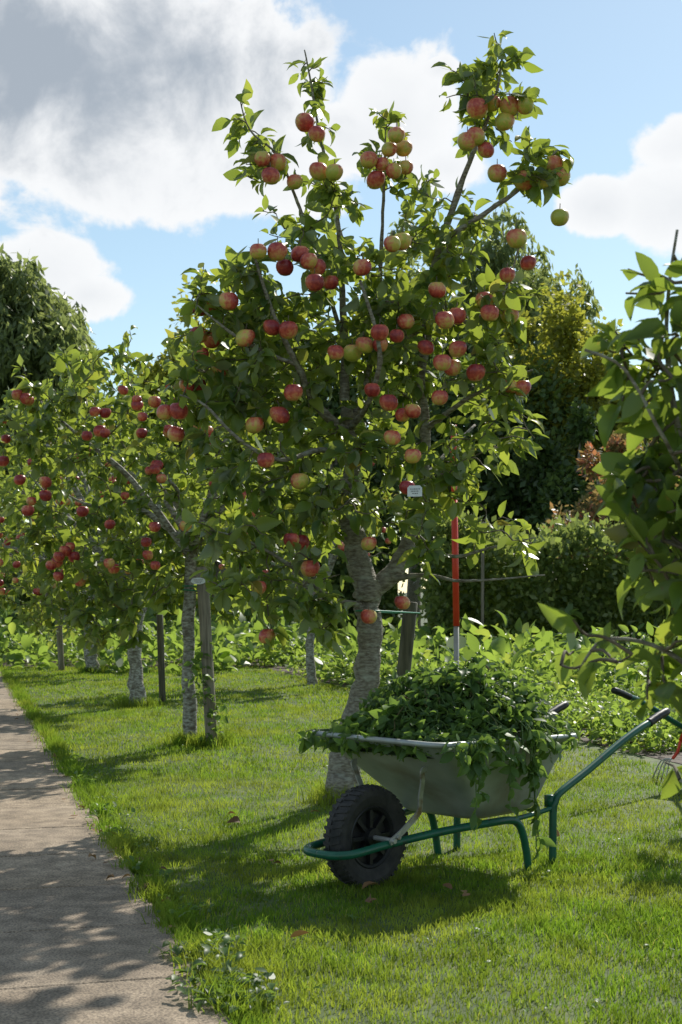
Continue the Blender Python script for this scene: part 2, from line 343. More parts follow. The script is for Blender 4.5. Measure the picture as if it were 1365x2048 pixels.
# ---- foreground tree on the right
Yn=2.85
def Ln(p): return [(*S(u,v,Yn+dy),r) for u,v,dy,r in p]
nl=[Ln([(1640,2300,0,.035),(1620,1900,0,.03),(1590,1500,0,.026),(1560,1200,0,.022)]),
 Ln([(1590,1500,0,.016),(1480,1250,.05,.012),(1400,1000,.05,.009),(1345,800,0,.007),(1335,620,0,.004),(1355,460,0,.003)]),
 Ln([(1480,1250,.05,.010),(1380,1150,0,.007),(1300,1060,0,.005),(1240,1000,0,.003)]),
 Ln([(1590,1500,0,.012),(1450,1400,0,.008),(1330,1300,0,.005),(1210,1280,0,.004),(1160,1340,0,.0025)]),
 Ln([(1400,1000,.05,.006),(1330,880,-.1,.004),(1250,740,-.1,.003),(1170,700,-.1,.002)]),
 Ln([(1600,1600,0,.01),(1450,1600,0,.006),(1360,1560,0,.003)])]
def Rn(u,v,ru,rv,n,cnt,dy=0): 
    c=S(u,v,Yn+dy); k=Yn/F; return (c[0],c[1],c[2],ru*k,.18,rv*k,n,cnt)
nr=[Rn(1335,770,50,120,14,7),Rn(1330,960,55,110,18,8),Rn(1205,695,35,25,2,5),Rn(1352,530,30,50,4,6),Rn(1325,1150,45,70,13,7),Rn(1190,1310,60,60,3,5),
 Rn(1345,1340,35,90,7,6),Rn(1358,1570,20,50,2,5),Rn(1450,900,90,300,30,8),Rn(1470,1350,90,200,16,8),Rn(1125,1240,20,15,1,2)]
fruit_tree('young_apple_tree',nl,nr,.080,None,M_bark,leafm=M_leafn,droop=.1)

# ------------------------------------------------------------------ background trees
def lobed(name,c,r,n,size,mat,lobes=26,droop=0,tpl=RH,strands=0,ls=(.15,.34)):
    par=empty(name); c=np.array(c,float); r=np.array(r,float)
    lc=[];lr_=[]
    for i in range(lobes):
        q=nrm(rng.normal(size=3))*rng.uniform(.35,.95); lc.append(c+q*r); lr_.append(rng.uniform(*ls))
    lc=np.array(lc); lr_=np.array(lr_)
    b=B()
    if strands:
        k=rng.integers(0,lobes,strands); q=nrm(rng.normal(size=(strands,3))); q[:,2]=np.abs(q[:,2])*.9
        A=lc[k]+q*r*lr_[k][:,None]; ln=rng.uniform(.5,1.9,strands); dr=nrm(q)*rng.uniform(.1,.5,(strands,1)); dr[:,2]=0
        s=rng.integers(0,strands,n); t=rng.random(n)
        P=A[s]+dr[s]*t[:,None]+rng.normal(0,.06,(n,3)); P[:,2]-=t**1.3*ln[s]
        ax=nrm(rng.normal(0,.5,(n,3))+np.array([0,0,-.9])); nn=rng.normal(0,1,(n,3)); rn=np.clip(rng.normal(.4,.15,n)+.3*(np.sin(s*12.9)*.5),0,1)
        put_leaves(b,NR,P,ax,nn,size*rng.uniform(.7,1.4,n),rn)
    else:
        k=rng.integers(0,lobes,n); q=nrm(rng.normal(size=(n,3))); q*=rng.uniform(.5,1.25,(n,1))
        P=lc[k]+q*r*lr_[k][:,None]
        ax=nrm(q+rng.normal(0,.8,(n,3))+np.array([0,0,-.3-droop])); nn=q+rng.normal(0,.5,(n,3))+np.array([0,0,.5])
        put_leaves(b,tpl,P,ax,nn,size*rng.uniform(.6,1.3,n),np.clip(rng.normal(.45,.2,n)+.25*(lr_[k]-.3)*3+.15*np.sin(k*7.7),0,1))
    b.obj('crown',mat,par)
    w=B(); base=np.array([c[0],c[1],0]); 
    tube(w,smoothline([base-(0,0,.1),base+(0.1,0,c[2]*.4),c],3),np.linspace(.05*r[2]+.05,.04,7),8)
    for i in range(min(lobes,16)): tube(w,smoothline([base+(0,0,c[2]*rng.uniform(.4,.8)),(base+lc[i])/2+(0,0,c[2]*.35),lc[i]],3),np.linspace(.07,.015,7),5)
    w.obj('wood',M_bark,par)
lobed('willow_tree',(-9.2,40,7.3),(2.6,2.4,3.5),48000,.27,M_leafw,lobes=56,strands=1800,ls=(.16,.32))
lobed('birch_tree',(5.0,41,8.2),(2.0,2,4.0),26000,.25,M_leafw,lobes=44,strands=1000,ls=(.16,.3))
lobed('birch_tree',(2.0,40,7.6),(1.5,1.6,4.0),12000,.25,M_leafw,lobes=26,strands=550)
lobed('broadleaf_tree',(5.3,34,5.0),(2.2,1.6,3.4),27000,.18,M_leafy,lobes=60,ls=(.12,.24))
lobed('broadleaf_tree',(3.4,33,3.7),(2.0,1.4,3.0),19000,.20,M_leafd,lobes=36)
lobed('broadleaf_tree',(5.0,31,2.9),(1.4,1.2,2.1),12000,.18,M_leafd,lobes=28)
lobed('broadleaf_tree',(-2.9,33,4.7),(2.6,1.5,3.5),26000,.19,M_leafy,lobes=56,ls=(.12,.25))
lobed('broadleaf_tree',(-.2,34,4.2),(2.0,1.6,3.4),14000,.20,M_leafd,lobes=30)
lobed('broadleaf_tree',(-5.6,37,3.6),(2.2,1.6,2.8),14000,.2,M_leafd,lobes=30)
lobed('hawthorn_shrub',(4.45,22.6,2.3),(1.0,.7,1.4),13000,.11,M_leafr,lobes=46,ls=(.12,.25))
lobed('broadleaf_tree',(9.8,36,3.8),(3,2,3.2),12000,.26,M_leafd,lobes=24)
lobed('broadleaf_tree',(-14.5,39,3.8),(3,2,3.4),10000,.28,M_leafd,lobes=24)

# hedge
def hedge(name,x0,x1,y,h,d,n,mat,size=.13):
    b=B(); 
    P=np.stack([rng.uniform(x0,x1,n),np.zeros(n),rng.uniform(0,h,n)],1)
    top=rng.random(n)<.35
    wob=.14*np.sin(P[:,0]*1.7)+.10*np.sin(P[:,0]*4.1+1)+.06*np.sin(P[:,0]*9+P[:,2]*6)
    P[:,1]=y-d/2+rng.normal(0,.13,n)+wob; P[top,2]=h+np.abs(rng.normal(0,.13,top.sum()))-.04+wob[top]; P[top,1]=y+rng.uniform(-d/2,d/2,top.sum())
    q=np.where(top[:,None],np.array([[0,0,1.]]),np.array([[0,-1.,.3]]))
    put_leaves(b,RH,P,q+rng.normal(0,.8,(n,3)),q+rng.normal(0,.8,(n,3)),size*rng.uniform(.6,1.3,n),rng.random(n))
    box(b,((x0+x1)/2,y+.14,h/2-.12),(x1-x0-.3,d-.4,h-.24),a=0)
    b.obj(name,mat)
hedge('hedge',1.1,9,20.0,1.85,1.2,30000,M_hedge,.11)
hedge('hedge',-24,1.5,34,2.1,1.2,17000,M_hedge,.2)
hedge('hedge',8,26,30,2.6,1.2,9000,M_hedge,.2)

# ------------------------------------------------------------------ ground
SL=-.277
def xpath(y): return -.30+SL*(y-3.83)
def xbed(y): return 1.76+SL*(y-10.7)
def sheet(name,poly,z,mat,sub=0):
    b=B(); P=np.array([(x,y,z) for x,y in poly]); b.add(P,np.array([list(range(len(poly)))])); return b.obj(name,mat,smooth=False)
M_field=noisemat('field',[(.3,(.03,.05,.012)),(.7,(.07,.10,.025))],scale=2,bump=.3)
sheet('ground',[(-400,-60),(400,-60),(400,600),(-400,600)],0,M_field)
M_lawn=noisemat('lawn_ground',[(.3,(.045,.07,.014)),(.55,(.08,.12,.022)),(.75,(.15,.145,.045))],scale=7,bump=.6,bd=.03)
PW=1.45; YE=21.5
sheet('lawn',[(xpath(-8)-.02,-8),(9,-8),(9,8.2),(xbed(8.2)+.2,8.2),(xbed(YE),YE),(xpath(YE)-.02,YE)],.004,M_lawn)
sheet('verge',[(xpath(-8)-PW-6,-8),(xpath(-8)-PW,-8),(xpath(60)-PW,60),(xpath(60)-PW-12,60)],.004,M_lawn)
sheet('vegetable_bed_soil',[(xbed(8.2)+.2,8.2),(14,8.2),(14,34),(xpath(34)+.1,34),(xpath(YE)+.1,YE),(xbed(YE),YE)],.008,M_soil)
def pathmat():
    m,nt,out=newmat('concrete_slab'); Lk=nt.links.new
    g=N(nt,'ShaderNodeTexCoord'); at=N(nt,'ShaderNodeAttribute',attribute_name='rnd')
    n1=N(nt,'ShaderNodeTexNoise',i_Scale=1.3,i_Detail=5.0); n2=N(nt,'ShaderNodeTexNoise',i_Scale=130.0,i_Detail=4.0); n3=N(nt,'ShaderNodeTexNoise',i_Scale=11.0,i_Detail=8.0)
    for n in(n1,n2,n3): Lk(g.outputs['Object'],n.inputs['Vector'])
    r=ramp(nt,[(.3,(.32,.245,.165)),(.7,(.47,.375,.27))]); Lk(n1.outputs[0],r.inputs[0])
    f2=ramp(nt,[(.38,(.5,.5,.5)),(.6,(1.15,1.15,1.15))]); Lk(n2.outputs[0],f2.inputs[0])
    c=mixc(nt,1.,r.outputs[0],f2.outputs[0],'MULTIPLY')
    f3=ramp(nt,[(.35,(.66,.64,.61)),(.62,(1.1,1.08,1.05))]); Lk(n3.outputs[0],f3.inputs[0]); c=mixc(nt,1.,c,f3.outputs[0],'MULTIPLY')
    rr=ramp(nt,[(0,(.80,.81,.83)),(1,(1.1,1.08,1.04))]); Lk(at.outputs['Fac'],rr.inputs[0]); c=mixc(nt,1.,c,rr.outputs[0],'MULTIPLY')
    p=N(nt,'ShaderNodeBsdfPrincipled',i_Roughness=.85); Lk(c,p.inputs['Base Color'])
    b=N(nt,'ShaderNodeBump',i_Strength=.6); b.inputs['Distance'].default_value=.005; Lk(n2.outputs[0],b.inputs['Height']); Lk(b.outputs[0],p.inputs['Normal']); Lk(p.outputs[0],out.inputs[0]); return m
pb=B(); ang=math.atan(-SL); dirv=np.array([-math.sin(ang),math.cos(ang)]); perp=np.array([math.cos(ang),math.sin(ang)])
o0=np.array([xpath(0),0.]); s=-4.0
while s<62:
    l=.70; 
    for (a0,a1) in ((-PW,-.735),(-.725,0)):
        z=.022+rng.normal(0,.0015); r_=rng.random()
        c=[o0+dirv*(s+.004)+perp*a0,o0+dirv*(s+.004)+perp*(a1+rng.normal(0,.01)),o0+dirv*(s+l-.009)+perp*(a1+rng.normal(0,.008)),o0+dirv*(s+l-.009)+perp*a0]
        V=[(*q,z-.004) for q in c]; ce=np.mean(c,0); V2=[(*(ce+(q-ce)*.98),z) for q in c]; V0=[(*q,-.02) for q in c]
        Vv=V0+V+V2; f=[(8,9,10,11)]
        for i in range(4):
            j=(i+1)%4; f+=[(i,j,4+j,4+i),(4+i,4+j,8+j,8+i)]
        pb.add(Vv,np.array(f),r_)
    s+=l
pb.obj('path',pathmat(),smooth=False)
sheet('path_joint_soil',[(xpath(-8)-PW*1.04,-8),(xpath(-8)+.0,-8),(xpath(60),60),(xpath(60)-PW*1.04,60)],.010,M_soil)

# ------------------------------------------------------------------ grass
def blades(b,P,h,w,rnd,five=True):
    n=len(P); a=rng.uniform(0,2*np.pi,n); sd=np.stack([np.cos(a),np.sin(a),np.zeros(n)],1)*w[:,None]*.5
    la=rng.uniform(0,2*np.pi,n); ln=np.stack([np.cos(la),np.sin(la),np.zeros(n)],1)*(h*rng.uniform(.1,.9,n))[:,None]
    base=np.concatenate([P,np.full((n,1),.002)],1); up=np.array([0,0,1.])
    if five:
        m=base+ln*.3+up*(h*.6)[:,None]; t=base+ln+up*h[:,None]
        V=np.stack([base-sd,base+sd,m-sd*.8,m+sd*.8,t],1); T=np.array([(0,1,3),(0,3,2),(2,3,4)])
    else:
        t=base+ln+up*h[:,None]; V=np.stack([base-sd,base+sd,t],1); T=np.array([(0,1,2)])
    k=V.shape[1]; b.add(V.reshape(-1,3),(T[None]+(np.arange(n)*k)[:,None,None]).reshape(-1,3),np.repeat(rnd,k))
gb=B()
for (y0,y1,den,wid,five) in ((2.8,4.4,13000,.0032,True),(4.4,6.2,12000,.0036,True),(6.2,9,6800,.0045,False),(9,14,3000,.007,False),(14,YE,1500,.011,False)):
    xl=xpath(y1)-.1; xr=min(.27*y1+.4,xbed(y1)+1.6 if y0>8 else 9)
    xl=max(xl,-.30*y1-.4)
    n=int((y1-y0)*(xr-xl)*den); X=rng.uniform(xl,xr,n); Y=rng.uniform(y0,y1,n)
    patch=np.clip(.5+.3*np.sin(X*3.1+1.3*np.sin(Y*2.3))*np.sin(Y*2.7+1.1*np.sin(X*1.9))+.3*np.sin(X*11+2*np.sin(Y*7))*np.sin(Y*9.5+1.7*np.sin(X*8)),0,1)
    edge=.025*np.sin(Y*9)+.02*np.sin(Y*23+1)+.015*np.sin(Y*51)
    ok=(X>xpath(Y)+edge-.015)&((X<xbed(Y)+.04*np.sin(Y*7))|(Y<8.6+.3*np.sin(X*3)))&(rng.random(n)<.6+.4*patch)
    X=X[ok];Y=Y[ok];patch=patch[ok];n=len(X)
    de=X-xpath(Y); eg=np.exp(-(de/.09)**2)
    h=(.014+.024*patch)*rng.uniform(.6,1.4,n)*(1+1.5*eg*rng.random(n))
    blades(gb,np.stack([X,Y],1),h,wid*rng.uniform(.7,1.4,n),np.clip(rng.normal(.5,.26,n)-.18*(patch-.5),0,1),five)
n=40000; Y=rng.uniform(4,40,n); X=xpath(Y)-PW-rng.random(n)**1.5*3; blades(gb,np.stack([X,Y],1),rng.uniform(.03,.08,n),np.full(n,.012),rng.random(n),False)
n=18000; Y=3.0+rng.random(n)**1.3*16; cl=np.sin(Y*13)+np.sin(Y*31+2)+.8*np.sin(Y*5); ok=cl>.1; Y=Y[ok]; n=len(Y); X=xpath(Y)+rng.normal(.02,.04,n)
blades(gb,np.stack([X,Y],1),rng.uniform(.04,.10,n),np.full(n,.0048),np.clip(rng.normal(.35,.2,n),0,1))
for (tx,ty) in ((.03,7.8),(-1.12,10.7),(-.98,10.65),(-2.03,14.2),(-3.5,20)):
    n=700; a=rng.uniform(0,6.28,n); r=.08+abs(rng.normal(0,.08,n)); blades(gb,np.stack([tx+r*np.cos(a),ty+r*np.sin(a)],1),rng.uniform(.05,.13,n),np.full(n,.006),rng.random(n))
gb.obj('lawn_grass',M_grass)

wbld=B()
def rosettes(b,P,nl,size,spread,rb=(.2,.9),z=.02,up=.25):
    for (x,y) in P:
        k=int(nl*rng.uniform(.6,1.3)); a=rng.uniform(0,6.28,k); el=rng.uniform(.0,up*3,k)
        ax=np.stack([np.cos(a)*np.cos(el),np.sin(a)*np.cos(el),np.sin(el)],1)
        pos=np.stack([x+rng.normal(0,spread,k),y+rng.normal(0,spread,k),z+rng.random(k)*z],1)
        put_leaves(b,HI,pos,ax,np.tile([0,0,1.],(k,1))+rng.normal(0,.25,(k,3)),size*rng.uniform(.5,1.2,k),rng.uniform(*rb,k))
ys=list(rng.uniform(4.5,10,26))
rosettes(wbld,[(xpath(y)+rng.uniform(0,.12),y) for y in ys],12,.036,.04,z=.03)
rosettes(wbld,[(xpath(y)+rng.uniform(-.05,.14),y) for y in rng.uniform(3.9,4.5,16)],14,.048,.04,rb=(0,.6),z=.03,up=.14)
pp=[]
for i in range(130):
    y=rng.uniform(3.8,12); x=rng.uniform(xpath(y)+.05,min(xbed(y),.3*y)); pp.append((x,y))
rosettes(wbld,pp,5,.024,.03,z=.016,rb=(.3,1),up=.1)
k=90; zz=rng.random(k)*.75; P=np.stack([-1.0+.05*np.sin(zz*9)+rng.normal(0,.05,k),10.5+rng.normal(0,.04,k),zz+.05],1)
put_leaves(wbld,HI,P,rng.normal(0,1,(k,3))+np.array([0,0,.1]),np.tile([0,0,1.],(k,1))+rng.normal(0,.5,(k,3)),rng.uniform(.04,.09,k),rng.random(k))
wbld.obj('lawn_weeds',M_weed)

# fallen leaves
M_dead=leafmat('dead_leaf',[(0,(.09,.045,.02)),(.6,(.22,.12,.05)),(1,(.38,.24,.10))],back=(.3,.22,.13),transl=.15,tcol=(.3,.15,.05),rough=.7)
fb=B()
def gp(u,v): Y=CH*F/(v-HZ); return ((u-682.5)/F*Y,Y)
FL=[(545,1742),(548,1748),(740,1815),(755,1822),(725,1800),(925,1802),(940,1808),(905,1800),(120,1565),(145,1582),(300,1790),(312,1797),(225,1665),(455,1645),(1120,1690),(580,1900),(105,1525),(480,1660),(240,1690),(620,1640)]
P=np.array([(*gp(u,v),.04) for u,v in FL])
k=len(P); put_leaves(fb,HI,P,np.concatenate([rng.normal(0,1,(k,2)),rng.normal(0.1,.2,(k,1))],1),np.tile([0,0,1.],(k,1))+rng.normal(0,.5,(k,3)),rng.uniform(.035,.08,k),rng.random(k))
k=80; Yf=rng.uniform(4,14,k); Xf=xpath(Yf)+rng.normal(-.02,.07,k); P=np.stack([Xf,Yf,np.full(k,.035)],1); put_leaves(fb,HI,P,np.concatenate([rng.normal(0,1,(k,2)),np.zeros((k,1))],1),np.tile([0,0,1.],(k,1))+rng.normal(0,.3,(k,3)),rng.uniform(.02,.055,k),rng.random(k))
fb.obj('fallen_leaves',M_dead)

# ------------------------------------------------------------------ vegetable bed plants
vb=B()
def bedplants(n,yr,xf,hh,leafl,cnt,tpl=HI,rb=(.1,1),bias=0,b=None):
    for i in range(n):
        y=rng.uniform(*yr); x0,x1=xf(y); x=rng.uniform(x0,x1); h=rng.uniform(*hh); k=int(cnt*rng.uniform(.6,1.4))
        a=rng.uniform(0,6.28,k); el=rng.uniform(.0,1.2,k); t=rng.random(k)
        d=np.stack([np.cos(a)*np.cos(el),np.sin(a)*np.cos(el),np.sin(el)],1)
        pos=np.array([x,y,0])+d*h*(.25+.65*t[:,None])*np.array([.8,.8,1.])
        ll=leafl*rng.uniform(.6,1.2)*rng.uniform(.6,1.2,k); tint=rng.uniform(-.35,.25)+bias
        put_leaves(b or vb,tpl,pos,d+rng.normal(0,.5,(k,3))+np.array([0,0,-.2]),np.tile([0,0,1.],(k,1))+rng.normal(0,.6,(k,3)),ll,np.clip(rng.uniform(*rb,k)+tint,0,.96))
bedplants(300,(10.2,14),lambda y:(xbed(y)+.15,.3*y+.6),(.15,.5),.075,42)
bedplants(300,(14,19.2),lambda y:(xbed(y)+.15,.3*y+.8),(.3,.95),.12,38)
bedplants(90,(12,20),lambda y:(xbed(y)+.1,xbed(y)+.9),(.3,.6),.055,70,bias=.2)
bedplants(70,(14,19.2),lambda y:(xbed(y)+.5,.3*y+.8),(.6,1.1),.25,18)
bedplants(110,(20,26),lambda y:(-.3*y-1.5,xbed(y)+3),(.3,1.1),.26,20,bias=-.15)
bedplants(150,(21.6,26),lambda y:(-.3*y-1.5,xbed(y)+1),(.3,.8),.12,40)
bedplants(100,(26,33),lambda y:(-.3*y-1.5,xbed(y)+3),(.5,1.5),.24,34,bias=-.25)
bedplants(120,(22,33),lambda y:(-.3*y-2,xpath(y)-PW-.3),(.3,1.0),.22,24,bias=-.1)
vb.obj('vegetable_plants',M_veg)
# ------------------------------------------------------------------ stakes and poles
def stake(name,p0,p1,r,mat,tie=None):
    par=empty(name); b=B(); p0=np.array(p0);p1=np.array(p1)
    pts=[p0+(p1-p0)*t for t in np.linspace(0,1,8)]+[p1+(p1-p0)*.004]
    rr=[r*1.03]+[r*(1+rng.normal(0,.02)) for _ in range(7)]+[r*.8]
    tube(b,pts,rr,12); b.obj('post',mat,par,smooth=True); return par
def G(u,v): x,y=gp(u,v); return x,y
x0,y0=G(425,1495); sx=S(405,1135,y0); stake('wooden_stake',(x0,y0,-.05),sx,.045,M_stake)
x0=S(793,1400,8.5)[0]; stake('wooden_stake',(x0-.03,8.5,-.05),S(822,1205,8.5),.043,M_staked)
x0,y0=G(326,1407); stake('wooden_stake',(x0,y0,-.05),S(320,1230,y0),.035,M_staked)
x0,y0=G(124,1342); stake('wooden_stake',(x0,y0,-.05),S(115,1180,y0),.045,M_stake)
x0,y0=G(90,1312); stake('wooden_stake',(x0,y0,-.05),S(97,1160,y0),.045,M_stake)
for yy in (30,36,42): stake('wooden_stake',(xpath(yy)+1.6,yy,-.05),(xpath(yy)+1.6,yy,1.7),.06,M_staked)
x0,y0=G(965,1355); stake('metal_pole',(x0,y0,-.05),S(966,1045,y0),.022,M_stake)
M_tie=noisemat('green_tie',[(.3,(.01,.18,.10)),(.7,(.02,.25,.14))],scale=20,bump=0,rough=.4)
M_white=noisemat('label_white',[(.3,(.6,.62,.62)),(.7,(.75,.76,.75))],scale=20,bump=0,rough=.4)
M_ink=noisemat('label_ink',[(.3,(.05,.05,.07)),(.7,(.08,.08,.1))],scale=20,bump=0)
def tie(c1,c2,r,par):
    b=B(); c1=np.array(c1);c2=np.array(c2); d=nrm(c2-c1); n=np.cross(d,[0,0,1])
    pts=[]
    for a in np.linspace(-np.pi/2,np.pi/2,8): pts.append(c2+d*r*math.cos(a)+n*r*math.sin(a))
    for a in np.linspace(np.pi/2,3*np.pi/2,8): pts.append(c1+d*r*math.cos(a)+n*r*math.sin(a))
    tube(b,pts,.005,6,closed=True); b.obj('tie',M_tie,par)
tp=empty('tree_tie'); tie(S(380,1172,10.7),S(406,1172,10.66),.055,tp); tie(S(381,1180,10.7),S(408,1182,10.66),.055,tp)
tp=empty('tree_tie'); tie(S(737,1222,7.8),S(815,1226,8.45),.074,tp)
def label(c,w,h,oval,rz):
    par=empty('plant_label',c,rz); b=B(); n=20
    if oval: pts=[(w/2*math.cos(t),h/2*math.sin(t)) for t in np.linspace(0,2*np.pi,n,endpoint=False)]
    else: pts=[(-w/2,-h/2),(w/2,-h/2),(w/2,h*.3),(w*.35,h/2),(-w*.35,h/2),(-w/2,h*.3)]
    m=len(pts); V=[(x,-.0015,z) for x,z in pts]+[(x,.0015,z) for x,z in pts]
    b.add(V,[np.array([list(range(m))]),np.array([list(range(m,2*m))[::-1]]),np.array([((i+1)%m,i,m+i,m+(i+1)%m) for i in range(m)])],m=0); b.obj('plate',M_white,par,smooth=False)
    t=B()
    for k in range(3):
        zz=h*.18-k*h*.2; ww=w*(.6,.5,.35)[k]; x=-ww/2
        while x<ww/2: 
            l=rng.uniform(.003,.007); box(t,(x+l/2,-.0025,zz),(l,.001,h*.07)); x+=l+.003
    t.obj('handwriting',M_ink,par,smooth=False)
label(S(397,1162,10.5),.11,.05,True,.1); label(S(830,982,7.1),.075,.055,False,-.3)
par=empty('ranging_pole'); b=B(); M_red=noisemat('pole_red',[(.3,(.62,.04,.018)),(.7,(.75,.07,.03))],scale=12,bump=0,rough=.4)
M_galv=noisemat('pole_grey',[(.3,(.28,.27,.24)),(.7,(.42,.41,.38))],scale=12,bump=0,rough=.5,metal=.3)
Yp=9.4; pz=lambda v:S(912,v,Yp)[2]; xp=S(912,1200,Yp)[0]
zs=[0,pz(1252)]
tube(b,[(xp+.004,Yp,-.1),(xp+.004,Yp,zs[1])],.018,12,m=1)
tube(b,[(xp+.004,Yp,zs[1]),(xp-.01,Yp,pz(1000))],.0215,12,m=0)
tube(b,[(xp-.01,Yp,pz(1000)),(xp-.012,Yp,pz(950))],.0195,12,m=0)
tube(b,[(xp-.012,Yp,pz(950)),(xp-.016,Yp,pz(850))],.0215,12,m=0)
b.obj('shaft',[M_red,M_galv],par)

# ------------------------------------------------------------------ wheelbarrow
M_green=noisemat('green_paint',[(.3,(.006,.085,.048)),(.7,(.012,.12,.068))],scale=10,bump=.05,rough=.35,spec=.5,scale2=30,c2=(.035,.05,.035),f2=(.6,.7))
M_tray=noisemat('galvanised_steel',[(.3,(.30,.33,.315)),(.5,(.40,.425,.405)),(.7,(.50,.52,.50))],scale=5,detail=10,bump=.15,rough=.48,metal=.4,scale2=3.0,c2=(.17,.125,.07),f2=(.46,.74))
M_rubber=noisemat('rubber',[(.3,(.018,.018,.018)),(.7,(.05,.047,.043))],scale=25,bump=.2,rough=.75)
M_plastic=noisemat('black_plastic',[(.3,(.010,.010,.010)),(.7,(.02,.02,.02))],scale=8,bump=0,rough=.45)
M_steel=noisemat('strut_steel',[(.3,(.34,.34,.32)),(.7,(.52,.52,.49))],scale=20,bump=.1,rough=.42,metal=.5,scale2=15,c2=(.22,.15,.08),f2=(.55,.7))
def rrect(x0,x1,hw,z,r,zs=0,n=6):
    P=[]
    cs=[(x1-r,hw-r,0),(x0+r,hw-r,90),(x0+r,-hw+r,180),(x1-r,-hw+r,270)]
    for cx,cy,a0 in cs:
        for k in range(n+1):
            a=math.radians(a0+90*k/n); x=cx+r*math.cos(a); P.append((x,cy+r*math.sin(a),z+zs*(x-.47)))
    return P
def barrow(loc,rz,name='wheelbarrow'):
    par=empty(name,loc,rz)
    b=B(); rings=[rrect(.46,.76,.15,.234,.06),rrect(.42,.80,.20,.239,.07),rrect(.40,.825,.225,.258,.07),rrect(.375,.84,.24,.30,.07),rrect(.20,.875,.295,.44,.065,-.01),rrect(.045,.915,.345,.552,.055,-.03),rrect(.03,.925,.352,.568,.055,-.03)]
    inner=[[ (x*.994+.003,y*.985,z+.006) for x,y,z in r] for r in rings[::-1]]
    inner[0]=[(.475+(x-.475)*.985,y*.985,z) for x,y,z in rings[-1]]
    allr=rings+inner; m=len(rings[0]); V=np.array([p for r in allr for p in r]); f=[]
    for i in range(len(allr)-1):
        for k in range(m): k2=(k+1)%m; f.append((i*m+k,i*m+k2,(i+1)*m+k2,(i+1)*m+k))
    b.add(V,[np.array(f)[:, ::-1],np.array([list(range(m))]),np.array([[ (len(allr)-1)*m+k for k in range(m)][::-1]])])
    rim=np.array(rings[-1]); rim[:,0]=.475+(rim[:,0]-.475)*1.012; rim[:,1]*=1.02; tube(b,rim,.0115,8,closed=True)
    b.obj('tray',M_tray,par)
    b=B(); r=.0165
    for sgn in(-1,1):
        pts=[(-.262,0,.165),(-.258,sgn*.05,.165),(-.235,sgn*.09,.166),(-.18,sgn*.118,.17),(0,sgn*.125,.185),(.25,sgn*.17,.208),(.50,sgn*.225,.222),(.60,sgn*.238,.222),(.645,sgn*.245,.206),(.675,sgn*.248,.165),(.70,sgn*.25,.08),(.715,sgn*.25,.0)]
        tube(b,smoothline(pts,5),r,12)
        pts=[(.86,sgn*.265,.0),(.862,sgn*.265,.12),(.865,sgn*.265,.235),(.875,sgn*.268,.275),(.91,sgn*.27,.31),(1.1,sgn*.275,.385),(1.35,sgn*.28,.49),(1.5,sgn*.285,.545),(1.58,sgn*.285,.565)]
        tube(b,smoothline(pts,5),r,12)
        tube(b,smoothline([(.60,sgn*.238,.222),(.70,sgn*.24,.226),(.80,sgn*.25,.236),(.868,sgn*.265,.250)],3),.011,8)
        box(b,(.868,sgn*.25,.275),(.045,.035,.05))
    b.obj('frame',M_green,par)
    b=B()
    for sgn in(-1,1):
        tube(b,smoothline([(1.56,sgn*.285,.560),(1.60,sgn*.285,.573),(1.66,sgn*.286,.592),(1.72,sgn*.287,.607)],3),[.020]+[.0205,.0185]*4+[.016],12)
    b.obj('grips',M_plastic,par)
    b=B()
    def flat(p,wy,wx):
        p=smoothline(p,4); 
        n=len(p); t=nrm(np.gradient(p,axis=0)); sidev=np.array([0,1.,0]); nn=np.cross(t,sidev)
        V=[];f=[]
        for i in range(n):
            for (a,c) in((-1,-1),(1,-1),(1,1),(-1,1)): V.append(p[i]+nn[i]*wx*a/2+sidev*wy*c/2)
        for i in range(n-1):
            for k in range(4): k2=(k+1)%4; f.append((i*4+k,i*4+k2,i*4+4+k2,i*4+4+k))
        b.add(V,[np.array(f),np.array([[3,2,1,0]]),np.array([[n*4-4,n*4-3,n*4-2,n*4-1]])])
    for sgn in(-1,1):
        flat([(-.02,sgn*.146,.195),(.05,sgn*.148,.232),(.125,sgn*.15,.282),(.145,sgn*.152,.305),(.140,sgn*.16,.36),(.13,sgn*.18,.42),(.118,sgn*.19,.462),(.14,sgn*.19,.468)],.007,.024)
        for c in((-.005,.2),(.02,.212)):
            tube(b,[(c[0],sgn*.148,c[1]),(c[0],sgn*.160,c[1])],.010,6)
    tube(b,[(0,-.15,.2),(0,.15,.2)],.010,10)
    b.obj('struts',M_steel,par,smooth=False)
    b=B(); prof=[(.118,.030),(.135,.040),(.165,.047),(.185,.044),(.195,.034),(.199,.012),(.199,-.012),(.195,-.034),(.185,-.044),(.165,-.047),(.135,-.040),(.118,-.030)]
    ns=48; V=[];f=[]
    for i in range(ns):
        a=2*math.pi*i/ns
        for (rr,y) in prof: V.append((rr*math.cos(a),y,.2+rr*math.sin(a)))
    m=len(prof)
    for i in range(ns):
        j=(i+1)%ns
        for k in range(m): k2=(k+1)%m; f.append((i*m+k,j*m+k,j*m+k2,i*m+k2))
    b.add(V,np.array(f))
    for i in range(40):
        for sgn in(-1,1):
            a=2*math.pi*(i+(.5 if sgn>0 else 0))/40
            V=[]
            for rr in(.190,.205):
                for (y,da) in((sgn*.004,.055),(sgn*.044,-.005),(sgn*.046,-.075),(sgn*.004,-.02)):
                    R2=rr-(.010 if abs(y)>.03 else 0); V.append((R2*math.cos(a+da),y,.2+R2*math.sin(a+da)))
            b.add(V,np.array([(4,5,6,7),(0,1,5,4),(1,2,6,5),(2,3,7,6),(3,0,4,7)]))
    b.obj('tyre',M_rubber,par,smooth=False)
    b=B()
